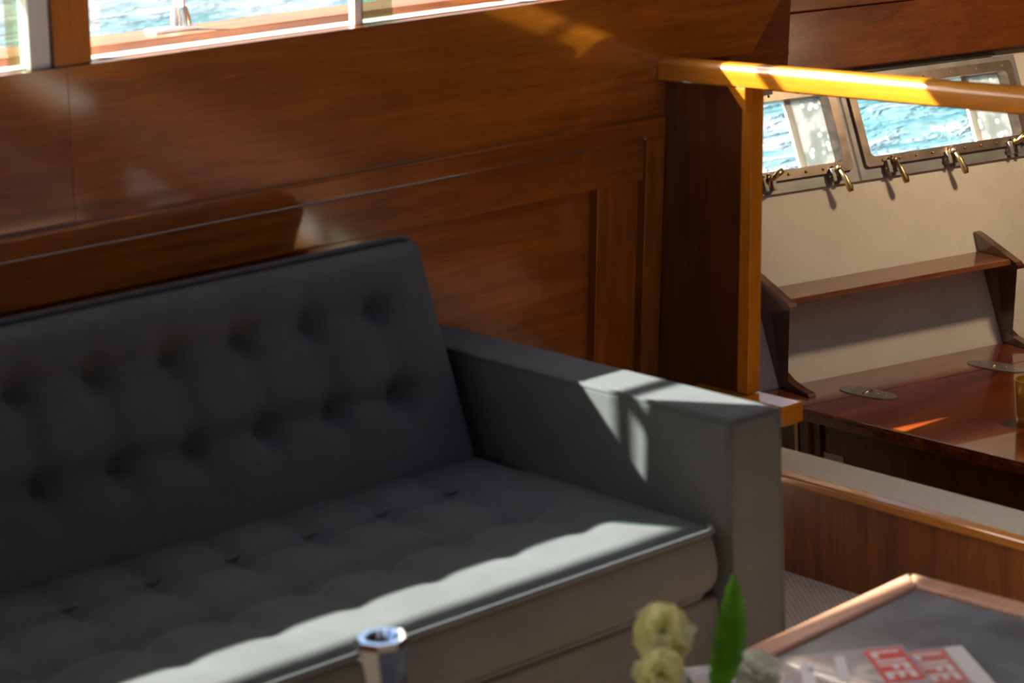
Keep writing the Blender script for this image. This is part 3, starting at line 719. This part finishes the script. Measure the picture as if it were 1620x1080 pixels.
# amber tumbler on the table
g = thing('tumbler', (3.985, 3.06, 0.1205), 'amber glass tumbler standing on the glossy table', 'glass')
bm = nb(); lathe(bm, [(0.030, 0.0), (0.034, 0.01), (0.039, 0.10), (0.0365, 0.10), (0.031, 0.014), (0.0, 0.012)], (3.985, 3.06, 0.1205), 28); smooth_by_angle(obj('glass_wall', bm, amber_m, g))
bm = nb(); lathe(bm, [(0.0, 0.0135), (0.030, 0.0135), (0.034, 0.07), (0.0, 0.07)], (3.985, 3.06, 0.1205), 28); smooth_by_angle(obj('drink', bm, amber_m, g))

# added lamp, out of view: warm overhead light for the hull wall
lp = thing('added_ceiling_lamp', (4.42, 3.0, 1.45), 'added round brass dome lamp on the forward headliner, out of view', 'lamp')
LX, LY, LZ = 4.42, 3.0, 1.45
bm = nb(); lathe(bm, [(0.11, -0.03), (0.12, 0.0)], (LX, LY, LZ), 32); smooth_by_angle(obj('base', bm, brass, lp))
def em():
    m, nt, b = newmat('added_lamp_diffuser'); setp(b, color=(1, 0.93, 0.8), rough=0.4)
    b.inputs['Emission Color'].default_value = (1.0, 0.78, 0.52, 1); b.inputs['Emission Strength'].default_value = 6.0; return m
bm = nb(); lathe(bm, [(0.0, -0.075), (0.05, -0.068), (0.085, -0.05), (0.10, -0.03)], (LX, LY, LZ), 32); obj('diffuser', bm, em(), lp, True)
ll = bpy.data.lights.new('added_lamp_light', 'AREA'); ll.shape = 'DISK'; ll.size = 0.12; ll.energy = 3.5; ll.color = (1.0, 0.76, 0.46)
lo = bpy.data.objects.new('added_lamp_light', ll); C.objects.link(lo); lo.parent = lp; lo.location = (0, 0, -0.085)
lo.rotation_euler = Vector((0.0, 0.75, -1.0)).to_track_quat('-Z', 'Y').to_euler()

# ================================================================ COFFEE TABLE
ang = math.radians(4.5); A1 = Vector((-math.cos(ang), -math.sin(ang), 0)); A2 = Vector((math.sin(ang), -math.cos(ang), 0))
T0 = Vector((2.466, 2.126, 0)); TZ = 0.40; LEN, WID, RIM = 1.42, 0.66, 0.042
ct = thing('coffee_table', T0 + A1 * LEN / 2 + A2 * WID / 2 + Vector((0, 0, -0.02)), 'coffee table with black top and pale wooden rim in front of the sofa', 'table')
def T(a, b, z): return T0 + A1 * a + A2 * b + Vector((0, 0, z))
def tbox(name, a0, a1, b0, b1, z0, z1, mat, bev=0.004):
    bm = nb(); quadbox(bm, [T(a, b, z) for z in (z0, z1) for b in (b0, b1) for a in (a0, a1)]); bevel(bm, bev, 3); return smooth_by_angle(obj(name, bm, mat, ct))
def rimpiece(poly):
    bm = nb(); a = [bm.verts.new(T(x, y, TZ - 0.045)) for x, y in poly]; b_ = [bm.verts.new(T(x, y, TZ)) for x, y in poly]
    bm.faces.new(a[::-1]); bm.faces.new(b_)
    for i in range(4): bm.faces.new((a[i], a[(i + 1) % 4], b_[(i + 1) % 4], b_[i]))
    bevel(bm, 0.006, 3); smooth_by_angle(obj('rim', bm, table_wood, ct))
g_ = 0.0006
rimpiece([(g_, 0), (LEN - g_, 0), (LEN - RIM - g_, RIM), (RIM + g_, RIM)])
rimpiece([(g_, WID), (RIM + g_, WID - RIM), (LEN - RIM - g_, WID - RIM), (LEN - g_, WID)])
rimpiece([(0, g_), (RIM, RIM + g_), (RIM, WID - RIM - g_), (0, WID - g_)])
rimpiece([(LEN, g_), (LEN, WID - g_), (LEN - RIM, WID - RIM - g_), (LEN - RIM, RIM + g_)])
tbox('table_top', RIM + 0.001, LEN - RIM - 0.001, RIM + 0.001, WID - RIM - 0.001, TZ - 0.035, TZ - 0.007, black_top, 0.002)
for a, b_ in ((0.05, 0.05), (LEN - 0.05, 0.05), (0.05, WID - 0.05), (LEN - 0.05, WID - 0.05)):
    tbox('leg', a - 0.022, a + 0.022, b_ - 0.022, b_ + 0.022, -0.02, TZ - 0.046, table_wood, 0.003)
tbox('apron', 0.03, LEN - 0.03, 0.032, 0.047, TZ - 0.10, TZ - 0.046, table_wood, 0.002)
tbox('apron', 0.03, LEN - 0.03, WID - 0.047, WID - 0.032, TZ - 0.10, TZ - 0.046, table_wood, 0.002)

# magazines: cover left edge runs along MA, cover top edge along MB
MA = Vector((-0.85, 0.527, 0)).normalized(); MB = Vector((-0.527, -0.85, 0)).normalized()
ZTAB = TZ - 0.007
LET = {   # strokes in letter box 0..1 x 0..1 (x along the text, y up)
 'L': [((0, 0), (0.28, 0), (0.28, 1), (0, 1)), ((0.28, 0), (0.95, 0), (0.95, 0.22), (0.28, 0.22))],
 'I': [((0.2, 0), (0.8, 0), (0.8, 1), (0.2, 1))],
 'F': [((0, 0), (0.28, 0), (0.28, 1), (0, 1)), ((0.28, 0.78), (0.95, 0.78), (0.95, 1), (0.28, 1)), ((0.28, 0.42), (0.8, 0.42), (0.8, 0.62), (0.28, 0.62))],
 'E': [((0, 0), (0.28, 0), (0.28, 1), (0, 1)), ((0.28, 0.78), (0.95, 0.78), (0.95, 1), (0.28, 1)), ((0.28, 0.41), (0.85, 0.41), (0.85, 0.60), (0.28, 0.60)), ((0.28, 0), (0.95, 0), (0.95, 0.22), (0.28, 0.22))]}
def magazine(corner, z0, th, cover, logo_mat, margin, label, marks):
    # corner = top-left corner of the cover (far end of the cover's top edge)
    t = thing('magazine', corner + MA * 0.17 + MB * 0.13 + Vector((0, 0, z0)), label, 'magazine', )
    def Q(a, b, z): return corner + MA * a + MB * b + Vector((0, 0, z0 + z))
    def slab(name, a0, a1, b0, b1, za, zb, mat, par):
        bm = nb(); quadbox(bm, [Q(a, b, z) for z in (za, zb) for b in (b0, b1) for a in (a0, a1)]); return obj(name, bm, mat, par)
    slab('pages', 0.001, 0.345, 0.002, 0.262, 0.0, th - 0.0006, paper, t)
    cv = slab('cover', 0.0, 0.346, 0.001, 0.264, th - 0.0005, th, cover, t)
    bm = nb(); tube(bm, [Q(0.0, 0.0, th * 0.5), Q(0.346, 0.0, th * 0.5)], th * 0.5, 8); obj('spine', bm, paper, t)
    if margin: slab('border', 0.0, margin, 0.001, 0.264, th, th + 0.0003, paper, cv)
    h = 0.056; a0 = margin + 0.004; b0 = 0.006; wdt = 0.118
    slab('logo_box', a0, a0 + h, b0, b0 + wdt, th, th + 0.0005, logo_mat, cv)
    bm = nb(); x = 0.010
    for ch, lw in (('L', 0.024), ('I', 0.014), ('F', 0.024), ('E', 0.024)):
        for poly in LET[ch]:
            q = [Q(a0 + h - 0.007 - (h - 0.014) * py, b0 + x + lw * px_, th + 0.0008) for px_, py in poly]; bm.faces.new([bm.verts.new(v) for v in q])
        x += lw + 0.004
    obj('logo_lettering', bm, ink, cv)
    if marks:
        bm = nb()
        for poly in (((0.090, 0.020), (0.104, 0.018), (0.120, 0.100), (0.104, 0.104)), ((0.140, 0.030), (0.156, 0.028), (0.172, 0.105), (0.154, 0.110)), ((0.108, 0.085), (0.118, 0.080), (0.150, 0.055), (0.146, 0.045)),
                     ((0.20, 0.035), (0.222, 0.035), (0.226, 0.062), (0.204, 0.064))):
            bm.faces.new([bm.verts.new(Q(a, b, th + 0.0006)) for a, b in poly])
        obj('cover_print', bm, ink, cv)
    return t
magazine(Vector((2.288, 1.878, 0)), ZTAB, 0.007, cover_b, pink, 0.026, 'pale magazine with wide white border under another magazine', False)
magazine(Vector((2.213, 1.924, 0)), ZTAB + 0.0085, 0.009, cover_a, red, 0.0, 'grey photo-cover magazine with bright red logo, lying on top', True)

# ================================================================ FLOWERS
VX, VY = 1.78, 1.87
bm = nb(); lathe(bm, [(0.030, 0), (0.033, 0.004), (0.036, 0.10), (0.034, 0.10), (0.030, 0.008), (0.0, 0.007)], (VX, VY, ZTAB), 28)
setprops(smooth_by_angle(obj('flower_vase', bm, vase_m)), 'small clear glass vase holding cream flowers on the coffee table', 'vase')
def bloom_mesh(c, R, axis, mat, parent, seed, name='bloom'):
    # ruffled, many-petalled bloom: petals fan out over a dome, each with a wavy rim
    rnd = random.Random(seed); bm = nb(); q = Vector(axis).normalized().to_track_quat('Z', 'Y').to_matrix(); NP = 46
    for i in range(NP):
        cz = 1 - (i + 0.5) / NP * 1.25; th = i * 2.39996 + rnd.uniform(-0.2, 0.2); sr = math.sqrt(max(0, 1 - cz * cz))
        d = Vector((sr * math.cos(th), sr * math.sin(th), cz)); tdir = Vector((-math.sin(th), math.cos(th), 0)); tw = rnd.uniform(-0.5, 0.5)
        side = (tdir * math.cos(tw) + d.cross(tdir) * math.sin(tw)).normalized(); nrm = d.cross(side).normalized()
        Rk = R * rnd.uniform(0.86, 1.06); wd = R * rnd.uniform(0.36, 0.52); ph = rnd.uniform(0, 6); curl = rnd.uniform(0.05, 0.32) * R; G = []
        for j in range(5):
            t = j / 4; row = []
            for k in range(7):
                sx = (k / 6 - 0.5) * 2
                p = d * Rk * (0.15 + 0.85 * t) * (1 - 0.10 * sx * sx * t) + side * wd * sx * (0.25 + 0.75 * t ** 0.7) + nrm * (-curl * t * t + 0.07 * R * math.sin(5 * sx + ph) * t * t)
                row.append(bm.verts.new(Vector(c) + q @ p))
            G.append(row)
        for j in range(4):
            for k in range(6): bm.faces.new((G[j][k], G[j][k + 1], G[j + 1][k + 1], G[j + 1][k]))
    return obj(name, bm, mat, parent, True, recalc=False)
def flower(c, R, axis, mat, label, seed):
    t = thing('flower', (VX, VY, ZTAB + 0.02), label, 'flower')
    bloom_mesh(c, R, axis, mat, t, seed)
    c = Vector(c); ax = Vector(axis).normalized(); b0 = c - ax * R * 0.5
    bm = nb(); lathe_pts = [b0, (b0 * 0.55 + Vector((VX, VY, ZTAB + 0.09)) * 0.45) - ax * 0.01, Vector((VX, VY, ZTAB + 0.085)) + (c - Vector((VX, VY, c.z))) * 0.12, Vector((VX, VY, ZTAB + 0.02)) - (c - Vector((VX, VY, c.z))) * 0.10]
    tube(bm, lathe_pts, 0.0028, 8); obj('stem', bm, stemg, t, True)
    bm = nb(); bmesh.ops.create_uvsphere(bm, u_segments=12, v_segments=8, radius=R * 0.28, matrix=Matrix.Translation(b0)); obj('calyx', bm, stemg, t, True)
flower((1.757, 1.925, 0.563), 0.039, (-0.35, -0.55, 0.75), petal, 'larger cream yellow flower, highest bloom in the vase', 11)
flower((1.693, 1.865, 0.545), 0.033, (-0.30, -0.8, 0.45), petal, 'smaller cream yellow flower tucked under the highest bloom', 23)
flower((1.862, 1.868, 0.488), 0.036, (0.35, -0.4, 0.85), petal2, 'pale white flower hanging low over the magazines', 37)
# long green leaf
lf = thing('leaf_sprig', (VX, VY, ZTAB + 0.02), 'upright bright green leaf rising from the vase beside the flowers', 'leaf')
bm = nb(); p0 = Vector((1.800, 1.875, 0.475)); p1 = Vector((1.866, 1.905, 0.620)); G = []
side = Vector((0.78, -0.63, 0.0)).normalized(); nrm = Vector((-0.6, -0.75, 0.2)).normalized()
N = 26
for j in range(N + 1):
    t = j / N; c = p0.lerp(p1, t) + side * 0.006 * math.sin(math.pi * t)
    wd = 0.026 * math.sin(math.pi * min(1, t * 0.93 + 0.05)) ** 0.75 * (1 - 0.35 * t) * (1 + 0.10 * ((j % 3) - 1))
    G.append([bm.verts.new(c + side * wd * s - nrm * 0.006 * (1 - s * s) * -1) for s in (-1, -0.5, 0, 0.5, 1)])
for j in range(N):
    for i in range(4): bm.faces.new((G[j][i], G[j][i + 1], G[j + 1][i + 1], G[j + 1][i]))
bmesh.ops.solidify(bm, geom=list(bm.faces), thickness=0.0006)
obj('blade', bm, lea, lf, True)
bm = nb(); tube(bm, [p0.lerp(p1, 0.05), p0, (VX + 0.005, VY, ZTAB + 0.06), (VX - 0.008, VY, ZTAB + 0.015)], 0.002, 8); obj('stem', bm, stemg, lf, True)

# ================================================================ CHROME CANDLESTICK
cx, cy = 1.305, 1.90; zt = 0.702; cz = ZTAB
cdl = thing('candlestick', (cx, cy, cz), 'tall chrome candlestick with flared faceted top on the coffee table', 'candlestick')
bm = nb(); lathe(bm, [(0.045, 0), (0.046, 0.006), (0.02, 0.014), (0.012, 0.03), (0.012, 0.10), (0.0165, 0.16)], (cx, cy, cz), 28); smooth_by_angle(obj('base', bm, chrome, cdl))
bm = nb(); hgt = zt - cz
lathe(bm, [(0.0165, 0.16), (0.022, hgt - 0.08), (0.0295, hgt - 0.016), (0.0305, hgt - 0.008), (0.0285, hgt), (0.021, hgt), (0.017, hgt - 0.035), (0.0, hgt - 0.037)], (cx, cy, cz), 8); obj('flared_cup', bm, chrome, cdl)
